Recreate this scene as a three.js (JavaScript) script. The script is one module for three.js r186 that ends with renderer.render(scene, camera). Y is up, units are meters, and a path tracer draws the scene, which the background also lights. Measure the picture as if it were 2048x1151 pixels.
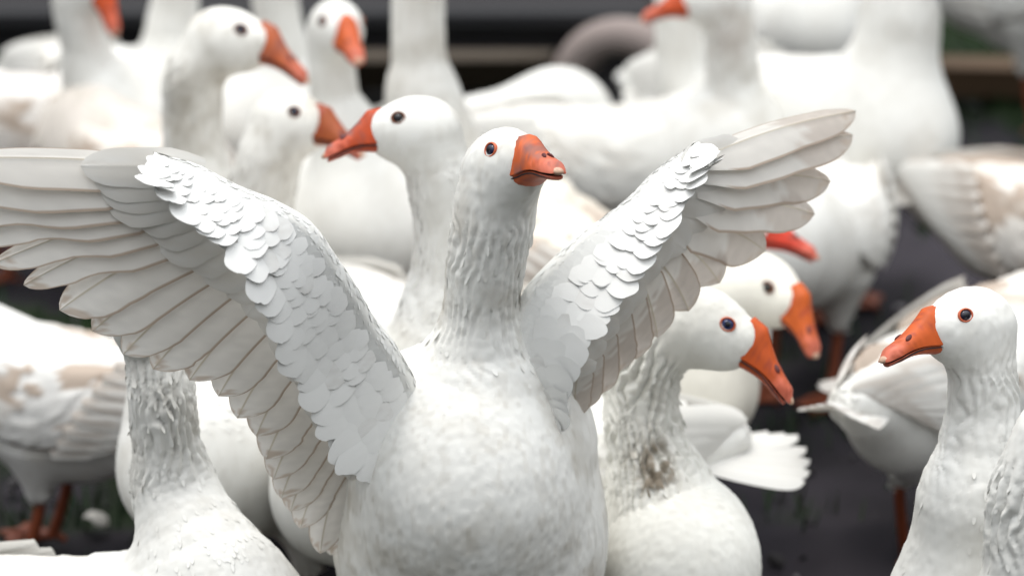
import * as THREE from 'three';
import { mergeGeometries } from 'three/addons/utils/BufferGeometryUtils.js';

// ------------------------------------------------------------------ camera, sky, sun, exposure
const TH = 18 * Math.PI / 180, CT = Math.cos(TH), ST = Math.sin(TH), FP = 5700, CAMY = 1.6;
const scene = new THREE.Scene();
const camera = new THREE.PerspectiveCamera(2 * Math.atan(575.5 / FP) * 180 / Math.PI, 2048 / 1151, 0.05, 900);
camera.position.set(0, CAMY, 0);
camera.rotation.x = -TH;
camera.focus = 3.0;
camera.userData.fStop = 2.8;
scene.add(camera);
const renderer = new THREE.WebGLRenderer({ antialias: true });
renderer.setSize(1024, 575);
renderer.toneMapping = THREE.LinearToneMapping;
renderer.toneMappingExposure = 1.2;
renderer.shadowMap.enabled = true;
{
  const w = 128, h = 64, d = new Float32Array(w * h * 4);           // overcast sky, brighter overhead
  for (let j = 0; j < h; j++) for (let i = 0; i < w; i++) {
    const el = ((j + 0.5) / h - 0.5) * Math.PI, s = Math.max(0, Math.sin(el));
    const L = el < 0 ? 0.1 : 0.13 + 2.7 * Math.pow(s, 1.9);
    d.set([L * 0.968, L * 0.997, L * 1.022, 1], (j * w + i) * 4);
  }
  const sky = new THREE.DataTexture(d, w, h, THREE.RGBAFormat, THREE.FloatType);
  sky.mapping = THREE.EquirectangularReflectionMapping;
  sky.magFilter = sky.minFilter = THREE.LinearFilter;
  sky.needsUpdate = true;
  scene.background = sky;
  scene.environment = sky;
}
const sun = new THREE.DirectionalLight(0xfff6ea, 1.0);
sun.position.set(-1.5, 8, -4.2);
sun.target.position.set(0, 0.3, -3.6);
sun.castShadow = true;
sun.shadow.radius = 34;
sun.shadow.mapSize.set(2048, 2048);
Object.assign(sun.shadow.camera, { left: -5, right: 5, top: 5, bottom: -5, near: 0.5, far: 25 });
scene.add(sun, sun.target);

// ------------------------------------------------------------------ small helpers
const V = (x, y, z) => new THREE.Vector3(x, y, z);
let seed = 7;
const rnd = () => { seed = (seed + 0x6d2b79f5) | 0; let t = Math.imul(seed ^ (seed >>> 15), 1 | seed); t = (t + Math.imul(t ^ (t >>> 7), 61 | t)) ^ t; return ((t ^ (t >>> 14)) >>> 0) / 4294967296; };
const rr = (a, b) => a + (b - a) * rnd();
const hash = (x, y, z) => { let h = Math.imul(x, 374761393) ^ Math.imul(y, 668265263) ^ Math.imul(z, 1274126177); h = Math.imul(h ^ (h >>> 13), 1274126177); return ((h ^ (h >>> 16)) >>> 0) / 4294967296; };
function noise(x, y, z) {
  const xi = Math.floor(x), yi = Math.floor(y), zi = Math.floor(z); let u = x - xi, v = y - yi, w = z - zi;
  u = u * u * (3 - 2 * u); v = v * v * (3 - 2 * v); w = w * w * (3 - 2 * w);
  const l = (a, b, t) => a + (b - a) * t;
  return l(l(l(hash(xi, yi, zi), hash(xi + 1, yi, zi), u), l(hash(xi, yi + 1, zi), hash(xi + 1, yi + 1, zi), u), v),
    l(l(hash(xi, yi, zi + 1), hash(xi + 1, yi, zi + 1), u), l(hash(xi, yi + 1, zi + 1), hash(xi + 1, yi + 1, zi + 1), u), v), w);
}
const fbm = (x, y, z) => 0.55 * noise(x, y, z) + 0.3 * noise(x * 2.1 + 7, y * 2.1, z * 2.1) + 0.15 * noise(x * 4.3, y * 4.3 + 3, z * 4.3);
const clamp = (x, a = 0, b = 1) => Math.min(b, Math.max(a, x));
const sm = (a, b, x) => { const t = clamp((x - a) / (b - a)); return t * t * (3 - 2 * t); };
const lerp = (a, b, t) => a + (b - a) * t;
const mix3 = (a, b, t) => [lerp(a[0], b[0], t), lerp(a[1], b[1], t), lerp(a[2], b[2], t)];
// where a sight line of the photograph meets the upright plane at distance -z, or the level plane at height y
const ray = (px, py) => { const u = (px - 1024) / FP, v = -(py - 575.5) / FP; return V(u, v * CT - ST, -(CT + v * ST)); };
const atZ = (px, py, z) => { const r = ray(px, py), t = z / r.z; return V(r.x * t, CAMY + r.y * t, z); };
const atY = (px, py, y) => { const r = ray(px, py), t = (y - CAMY) / r.y; return V(r.x * t, y, r.z * t); };
const camVec = (x, y, t) => V(x, y * CT + t * ST, -y * ST + t * CT).normalize();
const counts = {};
const numbered = (n) => { const k = counts[n] = (counts[n] ?? -1) + 1; return k ? n + '_' + String(k).padStart(3, '0') : n; };
function thing(name, label, category, pos, group) {
  const o = new THREE.Group(); o.name = numbered(name); o.position.copy(pos); o.userData = { label, category };
  if (group) o.userData.group = group;
  scene.add(o); return o;
}
function put(name, geo, mat, parent, label) {
  const m = new THREE.Mesh(geo, mat); m.name = name; m.castShadow = m.receiveShadow = true;
  if (label) m.userData.label = label;
  parent.add(m); return m;
}
function geom(pos, idx, col) {
  const g = new THREE.BufferGeometry();
  g.setAttribute('position', new THREE.Float32BufferAttribute(pos, 3));
  if (col) g.setAttribute('color', new THREE.Float32BufferAttribute(col, 3));
  g.setIndex(idx); g.computeVertexNormals(); return g;
}
const rel = (g, o) => g.translate(-o.x, -o.y, -o.z);

// ------------------------------------------------------------------ materials
const M = {
  plumage: new THREE.MeshPhysicalMaterial({ vertexColors: true, roughness: 0.95, specularIntensity: 0.25 }),
  feather: new THREE.MeshPhysicalMaterial({ vertexColors: true, roughness: 1, specularIntensity: 0.2, transmission: 0.34, thickness: 0, side: THREE.DoubleSide }),
  covert: new THREE.MeshPhysicalMaterial({ vertexColors: true, roughness: 1, specularIntensity: 0.2, side: THREE.DoubleSide }),
  down: new THREE.MeshPhysicalMaterial({ color: 0xffffff, roughness: 1, specularIntensity: 0.15, side: THREE.DoubleSide }),
  bill: new THREE.MeshPhysicalMaterial({ vertexColors: true, roughness: 0.5, specularIntensity: 0.5 }),
  dark: new THREE.MeshStandardMaterial({ color: new THREE.Color().setRGB(0.02, 0.012, 0.012), roughness: 0.6 }),
  nostril: new THREE.MeshStandardMaterial({ color: new THREE.Color().setRGB(0.09, 0.012, 0.012), roughness: 0.6 }),
  eye: new THREE.MeshPhysicalMaterial({ vertexColors: true, roughness: 0.16 }),
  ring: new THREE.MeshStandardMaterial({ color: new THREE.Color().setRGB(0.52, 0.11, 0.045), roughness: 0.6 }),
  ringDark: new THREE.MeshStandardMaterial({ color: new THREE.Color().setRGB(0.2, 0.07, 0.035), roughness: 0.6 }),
  leg: new THREE.MeshStandardMaterial({ color: new THREE.Color().setRGB(0.2, 0.045, 0.015), roughness: 0.55 }),
};
const WHITE = [0.74, 0.735, 0.705], BEIGE = [0.47, 0.44, 0.385], BROWN = [0.4, 0.33, 0.275];

// ------------------------------------------------------------------ blended-shape mesher (surface nets)
const cone = (a, b, ra, rb) => { const d = b.clone().sub(a); return { a, ra, rb, d, l2: d.lengthSq() }; };
function dCone(c, x, y, z) {
  const px = x - c.a.x, py = y - c.a.y, pz = z - c.a.z;
  const t = clamp((px * c.d.x + py * c.d.y + pz * c.d.z) / c.l2);
  const qx = px - t * c.d.x, qy = py - t * c.d.y, qz = pz - t * c.d.z;
  return Math.sqrt(qx * qx + qy * qy + qz * qz) - (c.ra + (c.rb - c.ra) * t);
}
const ell = (c, F, U, R, r) => ({ c, F, U, R, r });
function dEll(e, x, y, z) {
  const px = x - e.c.x, py = y - e.c.y, pz = z - e.c.z;
  const a = (px * e.F.x + py * e.F.y + pz * e.F.z) / e.r[0], b = (px * e.U.x + py * e.U.y + pz * e.U.z) / e.r[1], c = (px * e.R.x + py * e.R.y + pz * e.R.z) / e.r[2];
  const k0 = Math.sqrt(a * a + b * b + c * c) + 1e-9, a1 = a / e.r[0], b1 = b / e.r[1], c1 = c / e.r[2];
  return k0 * (k0 - 1) / (Math.sqrt(a1 * a1 + b1 * b1 + c1 * c1) + 1e-9);
}
const smin = (a, b, k) => { const h = Math.max(k - Math.abs(a - b), 0) / k; return Math.min(a, b) - h * h * k * 0.25; };
function mesher(f, lo, hi, cell, finish) {
  const n = [0, 1, 2].map((i) => Math.ceil((hi.getComponent(i) - lo.getComponent(i)) / cell) + 2), [nx, ny, nz] = n;
  const g = new Float32Array(nx * ny * nz), B = 6;
  for (let bz = 0; bz < nz; bz += B) for (let by = 0; by < ny; by += B) for (let bx = 0; bx < nx; bx += B) {
    const ex = Math.min(B, nx - bx), ey = Math.min(B, ny - by), ez = Math.min(B, nz - bz);
    const d = f(lo.x + (bx + ex / 2) * cell, lo.y + (by + ey / 2) * cell, lo.z + (bz + ez / 2) * cell), far = Math.abs(d) > cell * B * 1.6;
    for (let z = bz; z < bz + ez; z++) for (let y = by; y < by + ey; y++) for (let x = bx; x < bx + ex; x++)
      g[(z * ny + y) * nx + x] = far ? d : f(lo.x + x * cell, lo.y + y * cell, lo.z + z * cell);
  }
  const id = new Int32Array(nx * ny * nz).fill(-1), pos = [], idx = [];
  const cor = [0, 1, nx, nx + 1, nx * ny, nx * ny + 1, nx * ny + nx, nx * ny + nx + 1];
  const eds = [[0, 1], [2, 3], [4, 5], [6, 7], [0, 2], [1, 3], [4, 6], [5, 7], [0, 4], [1, 5], [2, 6], [3, 7]];
  for (let z = 0; z < nz - 1; z++) for (let y = 0; y < ny - 1; y++) for (let x = 0; x < nx - 1; x++) {
    const o = (z * ny + y) * nx + x; let m = 0;
    for (let k = 0; k < 8; k++) if (g[o + cor[k]] < 0) m |= 1 << k;
    if (m === 0 || m === 255) continue;
    let sx = 0, sy = 0, sz = 0, c = 0;
    for (const [p, q] of eds) {
      if (((m >> p) & 1) === ((m >> q) & 1)) continue;
      const a = g[o + cor[p]], b = g[o + cor[q]], t = a / (a - b);
      sx += (p & 1) + ((q & 1) - (p & 1)) * t; sy += ((p >> 1) & 1) + (((q >> 1) & 1) - ((p >> 1) & 1)) * t; sz += (p >> 2) + ((q >> 2) - (p >> 2)) * t; c++;
    }
    id[o] = pos.length / 3;
    pos.push(lo.x + (x + sx / c) * cell, lo.y + (y + sy / c) * cell, lo.z + (z + sz / c) * cell);
  }
  const st = [1, nx, nx * ny];
  for (let z = 1; z < nz - 1; z++) for (let y = 1; y < ny - 1; y++) for (let x = 1; x < nx - 1; x++) {
    const o = (z * ny + y) * nx + x;
    for (let ax = 0; ax < 3; ax++) {
      const a = g[o] < 0, b = g[o + st[ax]] < 0; if (a === b) continue;
      const u = st[(ax + 1) % 3], v = st[(ax + 2) % 3], q = [id[o], id[o - u], id[o - u - v], id[o - v]];
      if (a) idx.push(q[0], q[1], q[2], q[0], q[2], q[3]); else idx.push(q[0], q[2], q[1], q[0], q[3], q[2]);
    }
  }
  const col = new Float32Array(pos.length), e = cell * 0.4, P = new Float32Array(pos), N = V(), p = V();
  for (let i = 0; i < P.length; i += 3) {
    p.set(P[i], P[i + 1], P[i + 2]);
    for (let it = 0; it < 2; it++) {
      N.set(f(p.x + e, p.y, p.z) - f(p.x - e, p.y, p.z), f(p.x, p.y + e, p.z) - f(p.x, p.y - e, p.z), f(p.x, p.y, p.z + e) - f(p.x, p.y, p.z - e)).normalize();
      if (it === 0) p.addScaledVector(N, -f(p.x, p.y, p.z) * 0.9);
    }
    const c = finish(p, N);
    P[i] = p.x; P[i + 1] = p.y; P[i + 2] = p.z; col[i] = c[0]; col[i + 1] = c[1]; col[i + 2] = c[2];
  }
  const geo = new THREE.BufferGeometry();
  geo.setAttribute('position', new THREE.BufferAttribute(P, 3)); geo.setAttribute('color', new THREE.BufferAttribute(col, 3));
  geo.setIndex(idx); geo.computeVertexNormals(); return geo;
}
function bounds(cones, ells, pad) {
  const b = new THREE.Box3();
  for (const c of cones) for (const [q, r] of [[c.a, c.ra], [c.a.clone().add(c.d), c.rb]]) { b.expandByPoint(q.clone().addScalar(r + pad)); b.expandByPoint(q.clone().addScalar(-r - pad)); }
  for (const e of ells) { const r = Math.max(...e.r) + pad; b.expandByPoint(e.c.clone().addScalar(r)); b.expandByPoint(e.c.clone().addScalar(-r)); }
  return b;
}

// ------------------------------------------------------------------ feather blade along a curve
const q1 = V(), q2 = V();
function blade(P0, C, P1, N, o) {
  // o: w width, lead share of leading vane, rows, cols, camber, tilt, tip (roundness), fray, col(t, x) -> rgb, thick
  let W = o.w; const rows = o.rows ?? 12, xs = o.fine ? [-1, -0.95, -0.9, -0.6, -0.3, -0.06, 0, 0.06, 0.3, 0.6, 0.9, 0.95, 1] : [-1, -0.5, 0, 0.5, 1];
  const pos = [], col = [], idx = [], c = V(), T = V(), S = V(), n = V(), sd = rnd() * 100, lead = o.lead ?? 0.45;
  for (let j = 0; j <= rows; j++) {
    const t = 1 - Math.pow(1 - j / rows, 1.5), te = t;
    c.copy(P0).multiplyScalar((1 - t) * (1 - t)).addScaledVector(C, 2 * t * (1 - t)).addScaledVector(P1, t * t);
    T.copy(C).sub(P0).multiplyScalar(1 - t).addScaledVector(q1.copy(P1).sub(C), t).normalize();
    S.crossVectors(N, T).normalize(); n.crossVectors(T, S).normalize();
    if (o.tilt) { const a = o.tilt; q1.copy(S); S.multiplyScalar(Math.cos(a)).addScaledVector(n, Math.sin(a)); n.multiplyScalar(Math.cos(a)).addScaledVector(q1, -Math.sin(a)); }
    const tp = o.tip ?? 0.22, prof = (o.round ? 0.55 + 0.45 * Math.sin(Math.PI * Math.min(1, te * 0.9)) : Math.min(1, 0.42 + te * 2.4)) * (te > 1 - tp ? Math.sqrt(Math.max(0.0, 1 - ((te - 1 + tp) / tp) ** 2.2)) : 1);
    if (o.notch && te > 0.4) W = o.w * (1 - o.notch * sm(0.45, 0.68, te)); else W = o.w;
    for (const x of xs) {
      const side = x < 0 ? 2 * lead : 2 * (1 - lead);
      let wd = 0.5 * W * prof * side * x;
      if (o.fray && Math.abs(x) > 0.6) { const f = noise(t * rows * 0.9 + sd, x * 3, 0); wd *= 1 - o.fray * (x > 0 ? 1 : 0.35) * Math.max(0, f - 0.45) * sm(0.35, 0.95, t); }
      const back = -(o.sweep ?? 0.1) * Math.abs(wd);
      const lift = -(o.camber ?? 0.12) * Math.abs(wd) * Math.abs(x) - (o.curl ?? 0) * t * t * t + (x === 0 ? (o.rib ?? 0.0012) : 0) + (o.wave ?? 0) * Math.sin(x * 5 + t * 3 + sd);
      pos.push(c.x + S.x * wd + n.x * lift + T.x * back, c.y + S.y * wd + n.y * lift + T.y * back, c.z + S.z * wd + n.z * lift + T.z * back);
      col.push(...o.col(t, x));
    }
  }
  const k = xs.length;
  for (let j = 0; j < rows; j++) for (let i = 0; i < k - 1; i++) { const a = j * k + i; idx.push(a, a + 1, a + k, a + 1, a + k + 1, a + k); }
  const g = geom(pos, idx, col);
  if (o.even) { const q = g.attributes.normal, fl = q1.set(q.getX(2 * k + 2), q.getY(2 * k + 2), q.getZ(2 * k + 2)).dot(N) < 0 ? -1 : 1; for (let i = 0; i < q.count; i++) { q2.set(q.getX(i), q.getY(i), q.getZ(i)).multiplyScalar(1 - o.even).addScaledVector(N, fl * o.even).normalize(); q.setXYZ(i, q2.x, q2.y, q2.z); } }
  return g;
}

// ------------------------------------------------------------------ head parts
function loftBill(L, top, bot, wid, flat, colour, n = 18, m = 14) {
  const pos = [], col = [], idx = [];
  for (let i = 0; i <= n; i++) {
    const x = lerp(-0.02, L, i / n), t = Math.max(0, x / L), T = top(t), B = bot(t), w = wid(t);
    for (let j = 0; j < m; j++) {
      const a = j / m * Math.PI * 2, cs = Math.cos(a), sn = Math.sin(a), z = w * Math.sign(cs) * Math.pow(Math.abs(cs), 0.85);
      const y = sn >= 0 ? (flat > 0 ? B + (T - B) * Math.pow(sn, 0.9) : T + (T - B) * 0.12 * sn) : (flat > 0 ? B + (T - B) * 0.1 * sn : T + (T - B) * Math.pow(-sn, 0.9) * -1);
      pos.push(x, y, z); col.push(...colour(t, y, z, sn));
    }
  }
  for (let i = 0; i < n; i++) for (let j = 0; j < m; j++) { const a = i * m + j, b = i * m + (j + 1) % m; idx.push(a, b, a + m, b, b + m, a + m); }
  for (const [r, s] of [[0, 1], [n, -1]]) { const c = pos.length / 3, a = r * m; pos.push(pos[a * 3], (top(r / n) + bot(r / n)) / 2, 0); col.push(...colour(r / n, 0, 0, 0)); for (let j = 0; j < m; j++) s > 0 ? idx.push(c, a + (j + 1) % m, a + j) : idx.push(c, a + j, a + (j + 1) % m); }
  return geom(pos, idx, col);
}
const ORANGE = [0.52, 0.095, 0.02], PINK = [0.58, 0.17, 0.12];
function billParts(parent, mat4, s, o) {
  const or = o.bill ?? ORANGE, grey = o.billGrey ?? 0, L = 0.073 * (o.bl ?? 1), sd = rnd() * 50;
  const tone = (t, y, z, sn, low) => {
    const k = fbm(t * 9 + sd, y * 160, z * 160);
    let c = mix3(or, PINK, sm(0.45, 0.95, t + (k - 0.5) * 0.5) * 0.75);
    c = mix3(c, [0.3, 0.05, 0.03], 0.75 * sm(0.52, 0.75, fbm(t * 14 + sd + 9, y * 230, z * 230)) * (t < 0.9 ? 1 : 0)).map((v) => v * (0.62 + 0.7 * k));
    if (grey && !low) c = mix3(c, [0.13, 0.1, 0.1], grey * sm(0.42, 0.62, fbm(t * 7 + sd, y * 110 + 4, z * 90) + (sn > 0.75 ? 0.16 : -0.04) - Math.abs(t - 0.25) * 0.45));
    return c;
  };
  const top = (t) => lerp(0.0285, -0.0065, Math.pow(t, 0.88)) - 0.0045 * Math.sin(Math.PI * t) - 0.0085 * sm(0.86, 1, t);
  const gape = (t) => lerp(-0.0145, -0.0175, t) + 0.004 * Math.sin(Math.PI * Math.min(1, t * 1.25)) - 0.002 * sm(0.8, 1, t);
  const wid = (t) => (o.bw ?? 1) * lerp(0.0192, 0.0122, Math.pow(t, 0.8)) * Math.sqrt(Math.max(0.02, 1 - Math.pow(Math.max(0, t - 0.7) / 0.3, 2) * 0.62));
  const skin = (x, y) => { const t = x / L, sn = Math.pow(clamp((y - gape(t)) / (top(t) - gape(t))), 1 / 0.9); return wid(t) * Math.pow(Math.sqrt(1 - sn * sn), 0.85); };
  const fin = (g) => { g.scale(s, s, s); g.applyMatrix4(mat4); return g; };
  const up = put('upper_bill', fin(loftBill(L, top, gape, wid, 1, (t, y, z, sn) => tone(t, y, z, sn, 0), 24, 20)), M.bill, parent);
  put('lower_bill', fin(loftBill(L * 0.93, (t) => gape(t) - 0.0024, (t) => gape(t) - 0.0125 + 0.006 * t, (t) => wid(t) * 0.86, -1, (t, y, z, sn) => tone(t, y, z, sn, 1).map((v) => v * 0.95), 18, 14)), M.bill, parent);
  put('mouth_lining', fin(loftBill(L * 0.9, (t) => gape(t) + 0.001, (t) => gape(t) - 0.0045, (t) => wid(t) * 0.93, 1, () => [0.035, 0.02, 0.02], 10, 10)), M.bill, parent);
  const nail = new THREE.SphereGeometry(1, 14, 10); nail.scale(0.0078, 0.0042, 0.0079); nail.rotateZ(-0.35); nail.translate(L - 0.0045, -0.0162, 0);
  nail.setAttribute('color', new THREE.Float32BufferAttribute(Array.from({ length: nail.attributes.position.count }, (_, i) => { const k = 0.85 + 0.3 * hash(i, 3, 1); return [0.5 * k, 0.33 * k, 0.24 * k]; }).flat(), 3));
  put('nail', fin(nail), M.bill, up);
  for (const z of [-1, 1]) {
    const g = new THREE.SphereGeometry(1, 12, 8); g.scale(0.0062, 0.0031, 0.0017); g.rotateZ(-0.35); g.rotateX(z * -0.5); g.translate(0.037, 0.0015, z * (skin(0.037, 0.0015) - 0.0003));
    put('nostril', fin(g), M.nostril, up);
  }
}
function eyeGeo(pupil, iris) {
  const g = new THREE.SphereGeometry(0.0088, 20, 16); g.rotateX(Math.PI / 2); const p = g.attributes.position, c = [];
  for (let i = 0; i < p.count; i++) { const a = Math.acos(clamp(Math.abs(p.getZ(i)) / 0.0088)); c.push(...(a < 0.5 ? pupil : iris)); }
  g.setAttribute('color', new THREE.Float32BufferAttribute(c, 3)); return g;
}

// ------------------------------------------------------------------ small body feathers, one instanced mass per part
const TUFT = geom([0, 0, 0, 0.3, 0.05, 0.42, 0.3, 0.05, -0.42, 0.68, 0.07, 0.5, 0.68, 0.07, -0.5, 0.45, 0.12, 0, 0.9, 0.05, 0.26, 0.88, 0.05, -0.3, 1.02, 0.03, 0.02], [0, 1, 5, 0, 5, 2, 1, 3, 5, 5, 4, 2, 3, 6, 5, 5, 7, 4, 6, 8, 5, 5, 8, 7]);
for (let i = 0; i < TUFT.attributes.normal.count; i++) TUFT.attributes.normal.setXYZ(i, 0, 1, 0);
function tufts(name, list, parent, base) {
  const im = new THREE.InstancedMesh(TUFT, M.down, list.length), m = new THREE.Matrix4(), x = V(), y = V(), z = V(), c = new THREE.Color();
  list.forEach(({ p, N, d, len, w, lift, col }, i) => {
    x.copy(d).addScaledVector(N, -d.dot(N)).normalize(); z.crossVectors(x, N).normalize(); const s = lift / len; x.addScaledVector(N, s).normalize(); y.crossVectors(z, x).normalize();
    m.makeBasis(x.multiplyScalar(len), y.multiplyScalar(len * 0.3), z.multiplyScalar(w)).setPosition(p.x - base.x - N.x * 0.0006, p.y - base.y - N.y * 0.0006, p.z - base.z - N.z * 0.0006);
    im.setMatrixAt(i, m); im.setColorAt(i, c.setRGB(...col));
  });
  im.name = name; im.castShadow = im.receiveShadow = true; im.userData.kind = 'stuff'; parent.add(im); return im;
}

// ------------------------------------------------------------------ goose
const RT = [[-0.4, 0.02], [-0.36, 0.03], [-0.3, 0.047], [-0.2, 0.082], [-0.05, 0.113], [0.09, 0.113], [0.15, 0.1], [0.22, 0.06]];
const bodyR = (x) => { for (let i = 1; i < RT.length; i++) if (x <= RT[i][0]) return lerp(RT[i - 1][1], RT[i][1], clamp((x - RT[i - 1][0]) / (RT[i][0] - RT[i - 1][0]))); return 0.05; };
const bodyY = (x) => 0.055 * sm(0, 1, (-x - 0.02) / 0.34);
function goose(o) {
  const s = o.s ?? 1, h = (o.h ?? 0.28) * s, fat = o.fat ?? 0.91, yaw = o.yaw * Math.PI / 180, pit = (o.pitch ?? 8) * Math.PI / 180;
  const F = V(Math.cos(yaw) * Math.cos(pit), Math.sin(pit), -Math.sin(yaw) * Math.cos(pit)), R = V(Math.sin(yaw), 0, Math.cos(yaw)), U = V().crossVectors(R, F);
  const C = o.at ?? atY(o.body[0], o.body[1], h);
  const loc = (x, y, z) => C.clone().addScaledVector(F, x * s).addScaledVector(U, y * s).addScaledVector(R, z * s);
  const root = thing('goose', o.label, 'goose', V(C.x, 0, C.z)); const base = root.position, cell = o.cell ?? 0.0085, near = cell < 0.004;
  // body, thighs and rump
  const bc = [], RB = (x) => bodyR(x) * s * fat;
  const xs = [-0.37, -0.3, -0.2, -0.05, 0.09, 0.15];
  for (let i = 1; i < xs.length; i++) bc.push(cone(loc(xs[i - 1], bodyY(xs[i - 1]), 0), loc(xs[i], bodyY(xs[i]), 0), RB(xs[i - 1]) * (i === 1 ? 0.7 : 1), RB(xs[i])));
  const th = [-1, 1].map((z) => cone(loc(-0.03, -0.06, 0.055 * z), loc(-0.04, -0.135, 0.055 * z), 0.055 * s, 0.022 * s));
  th.push(cone(loc(-0.18, -0.02, 0), loc(-0.1, -0.06, 0), 0.055 * s, 0.065 * s));
  th.push(cone(loc(-0.19, -0.005, 0), loc(-0.365, 0.06, 0), 0.07 * s, 0.024 * s));
  const extra = (o.extra ?? []);
  // neck
  const nb = loc(...(o.nb ?? [0.13, 0.05, 0])), zb = (o.nz ?? nb.z);
  const pts = [loc(0.07, 0.0, 0), nb], rad = [0.095 * s * fat, (o.nbr ?? 0.072) * s];
  for (const [px, py, dz, r] of o.neck) { pts.push(atZ(px, py, zb + (dz ?? 0))); rad.push((r ?? 0.041) * (r ? 1 : s)); }
  const hs = (o.hs ?? 1) * s, hc = atZ(o.head[0], o.head[1], zb + (o.head[2] ?? 0)), hf = camVec(...o.dir), hu = camVec(o.roll ?? 0, 1, 0.0);
  hu.addScaledVector(hf, -hu.dot(hf)).normalize(); const hr = V().crossVectors(hf, hu).normalize();
  const hl = (x, y, z) => hc.clone().addScaledVector(hf, x * hs).addScaledVector(hu, y * hs).addScaledVector(hr, z * hs);
  pts.push(hl(-0.022, -0.012, 0)); rad.push(0.036 * hs);
  const curve = new THREE.CatmullRomCurve3(pts, false, 'centripetal'), NS = 30, sp = [], sr = [], fr = [], len = [0];
  for (let i = 0; i <= NS; i++) {
    const t = i / NS, k = t * (pts.length - 1), j = Math.min(pts.length - 2, Math.floor(k)), q = k - j;
    sp.push(curve.getPoint(t)); sr.push(lerp(rad[j], rad[j + 1], q * q * (3 - 2 * q) * 0.5 + q * 0.5)); if (i) len.push(len[i - 1] + sp[i].distanceTo(sp[i - 1]));
  }
  let ref = F.clone().negate();
  for (let i = 0; i <= NS; i++) { const T = sp[Math.min(NS, i + 1)].clone().sub(sp[Math.max(0, i - 1)]).normalize(); ref = ref.clone().addScaledVector(T, -ref.dot(T)).normalize(); fr.push([ref, V().crossVectors(T, ref)]); }
  const ncs = []; for (let i = 1; i <= NS; i++) ncs.push(cone(sp[i - 1], sp[i], sr[i - 1], sr[i]));
  const he = [ell(hl(0, 0.001, 0), hf, hu, hr, [0.05 * hs, 0.0395 * hs, 0.0335 * hs]), ell(hl(0.014, -0.013, 0), hf, hu, hr, [0.045 * hs, 0.0315 * hs, 0.031 * hs])];
  const hcn = [cone(hl(0.012, 0.001, 0), hl(0.0405, 0.0022, 0), 0.0335 * hs, 0.0262 * hs)];
  const kb = o.kb ?? 0.06;
  const f = (x, y, z) => {
    let b = 9; for (const c of bc) b = Math.min(b, dCone(c, x, y, z));
    for (const c of th) b = smin(b, dCone(c, x, y, z), 0.04);
    for (const e of extra) b = smin(b, e.a ? dCone(e, x, y, z) : dEll(e, x, y, z), 0.05);
    let n = 9; for (const c of ncs) n = Math.min(n, dCone(c, x, y, z));
    let hd = Math.min(dEll(he[0], x, y, z)); hd = smin(hd, dEll(he[1], x, y, z), 0.012); hd = smin(hd, dCone(hcn[0], x, y, z), 0.012);
    return smin(b, smin(n, hd, 0.028), kb);
  };
  const bb = bounds([...bc, ...th, ...ncs, ...extra.filter((e) => e.a)], [...he, ...extra.filter((e) => e.F)], 0.02);
  const amp = (o.furrow ?? 0.6) * 0.0068, tint = o.tint ?? WHITE, mott = (o.mottle ?? 0.5) * (near ? 1.1 : 2.3), ph = rnd() * 20, nr = Math.round(2 * Math.PI * 0.041 * s / 0.0112), spots = o.spots ?? [];
  const L0 = len[Math.round(NS * (2 / (pts.length - 1)))] * 0.75, L1 = len[NS] - 0.035 * s;
  const finish = (p, N) => {
    let bi = 0, bd = 1e9; for (let i = 0; i <= NS; i++) { const q = sp[i].distanceToSquared(p) - sr[i] * sr[i]; if (q < bd) { bd = q; bi = i; } }
    const sv = q1.copy(p).sub(sp[bi]), sl = len[bi] + (bi < NS && bi > 0 ? sv.dot(q2.copy(sp[bi + 1]).sub(sp[bi - 1]).normalize()) : 0), phi = Math.atan2(sv.dot(fr[bi][1]), sv.dot(fr[bi][0]));
    const dh = p.distanceTo(hc) / hs;
    const onNeck = sm(L0 + 0.03, L0 + 0.14, sl) * (1 - sm(L1 - 0.02, L1 + 0.03, sl)) * sm(0.036, 0.066, dh) * sm(0.0024, 0.0006, bd);
    const x = p.x, y = p.y, z = p.z; let hgt = 0, groove = 0;
    if (amp > 0 && onNeck > 0.01) {
      const w = (phi / (2 * Math.PI)) * nr + (noise(x * 24, y * 24, z * 24 + ph) - 0.5) * 2.6 + (noise(x * 70, y * 60, z * 70 + ph) - 0.5) * 0.9 + sl * (o.twist ?? 9);
      const ri = Math.floor(w), fq = w - ri, rg = Math.pow(Math.abs(Math.sin(Math.PI * fq)), 0.75);
      const lm = Math.pow(Math.abs(Math.sin(Math.PI * (sl / 0.019 + hash(((ri % nr) + nr) % nr, 5, 9) * 7 + noise(x * 50, y * 50, z * 50) * 1.3))), 0.7);
      const brk = sm(0.2, 0.5, noise(x * 34 + 9, y * 34, z * 34));
      hgt = amp * onNeck * ((rg * (0.76 + 0.24 * lm) - 0.62) * (0.35 + 0.65 * brk)); groove = onNeck * (1 - rg) * brk;
    }
    const fine = near ? (noise(x * 190, y * 120, z * 190) - 0.5) * 0.0011 + (noise(x * 62, y * 40, z * 62) - 0.5) * 0.0016 * (dh > 1.6 ? 1 : 0.5) : 0;
    p.addScaledVector(N, hgt + fine + (noise(x * 14, y * 14, z * 14) - 0.5) * 0.005 * (dh > 1.3 ? 1 : 0));
    const m = sm(0.42, 0.78, fbm(x * 22 + ph, y * 22, z * 22)), m2 = sm(0.55, 0.8, noise(x * 150, y * 70, z * 150 + ph));
    let c = mix3(tint, BEIGE, mott * (0.42 * m + 0.2 * m2) * 1);
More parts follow.
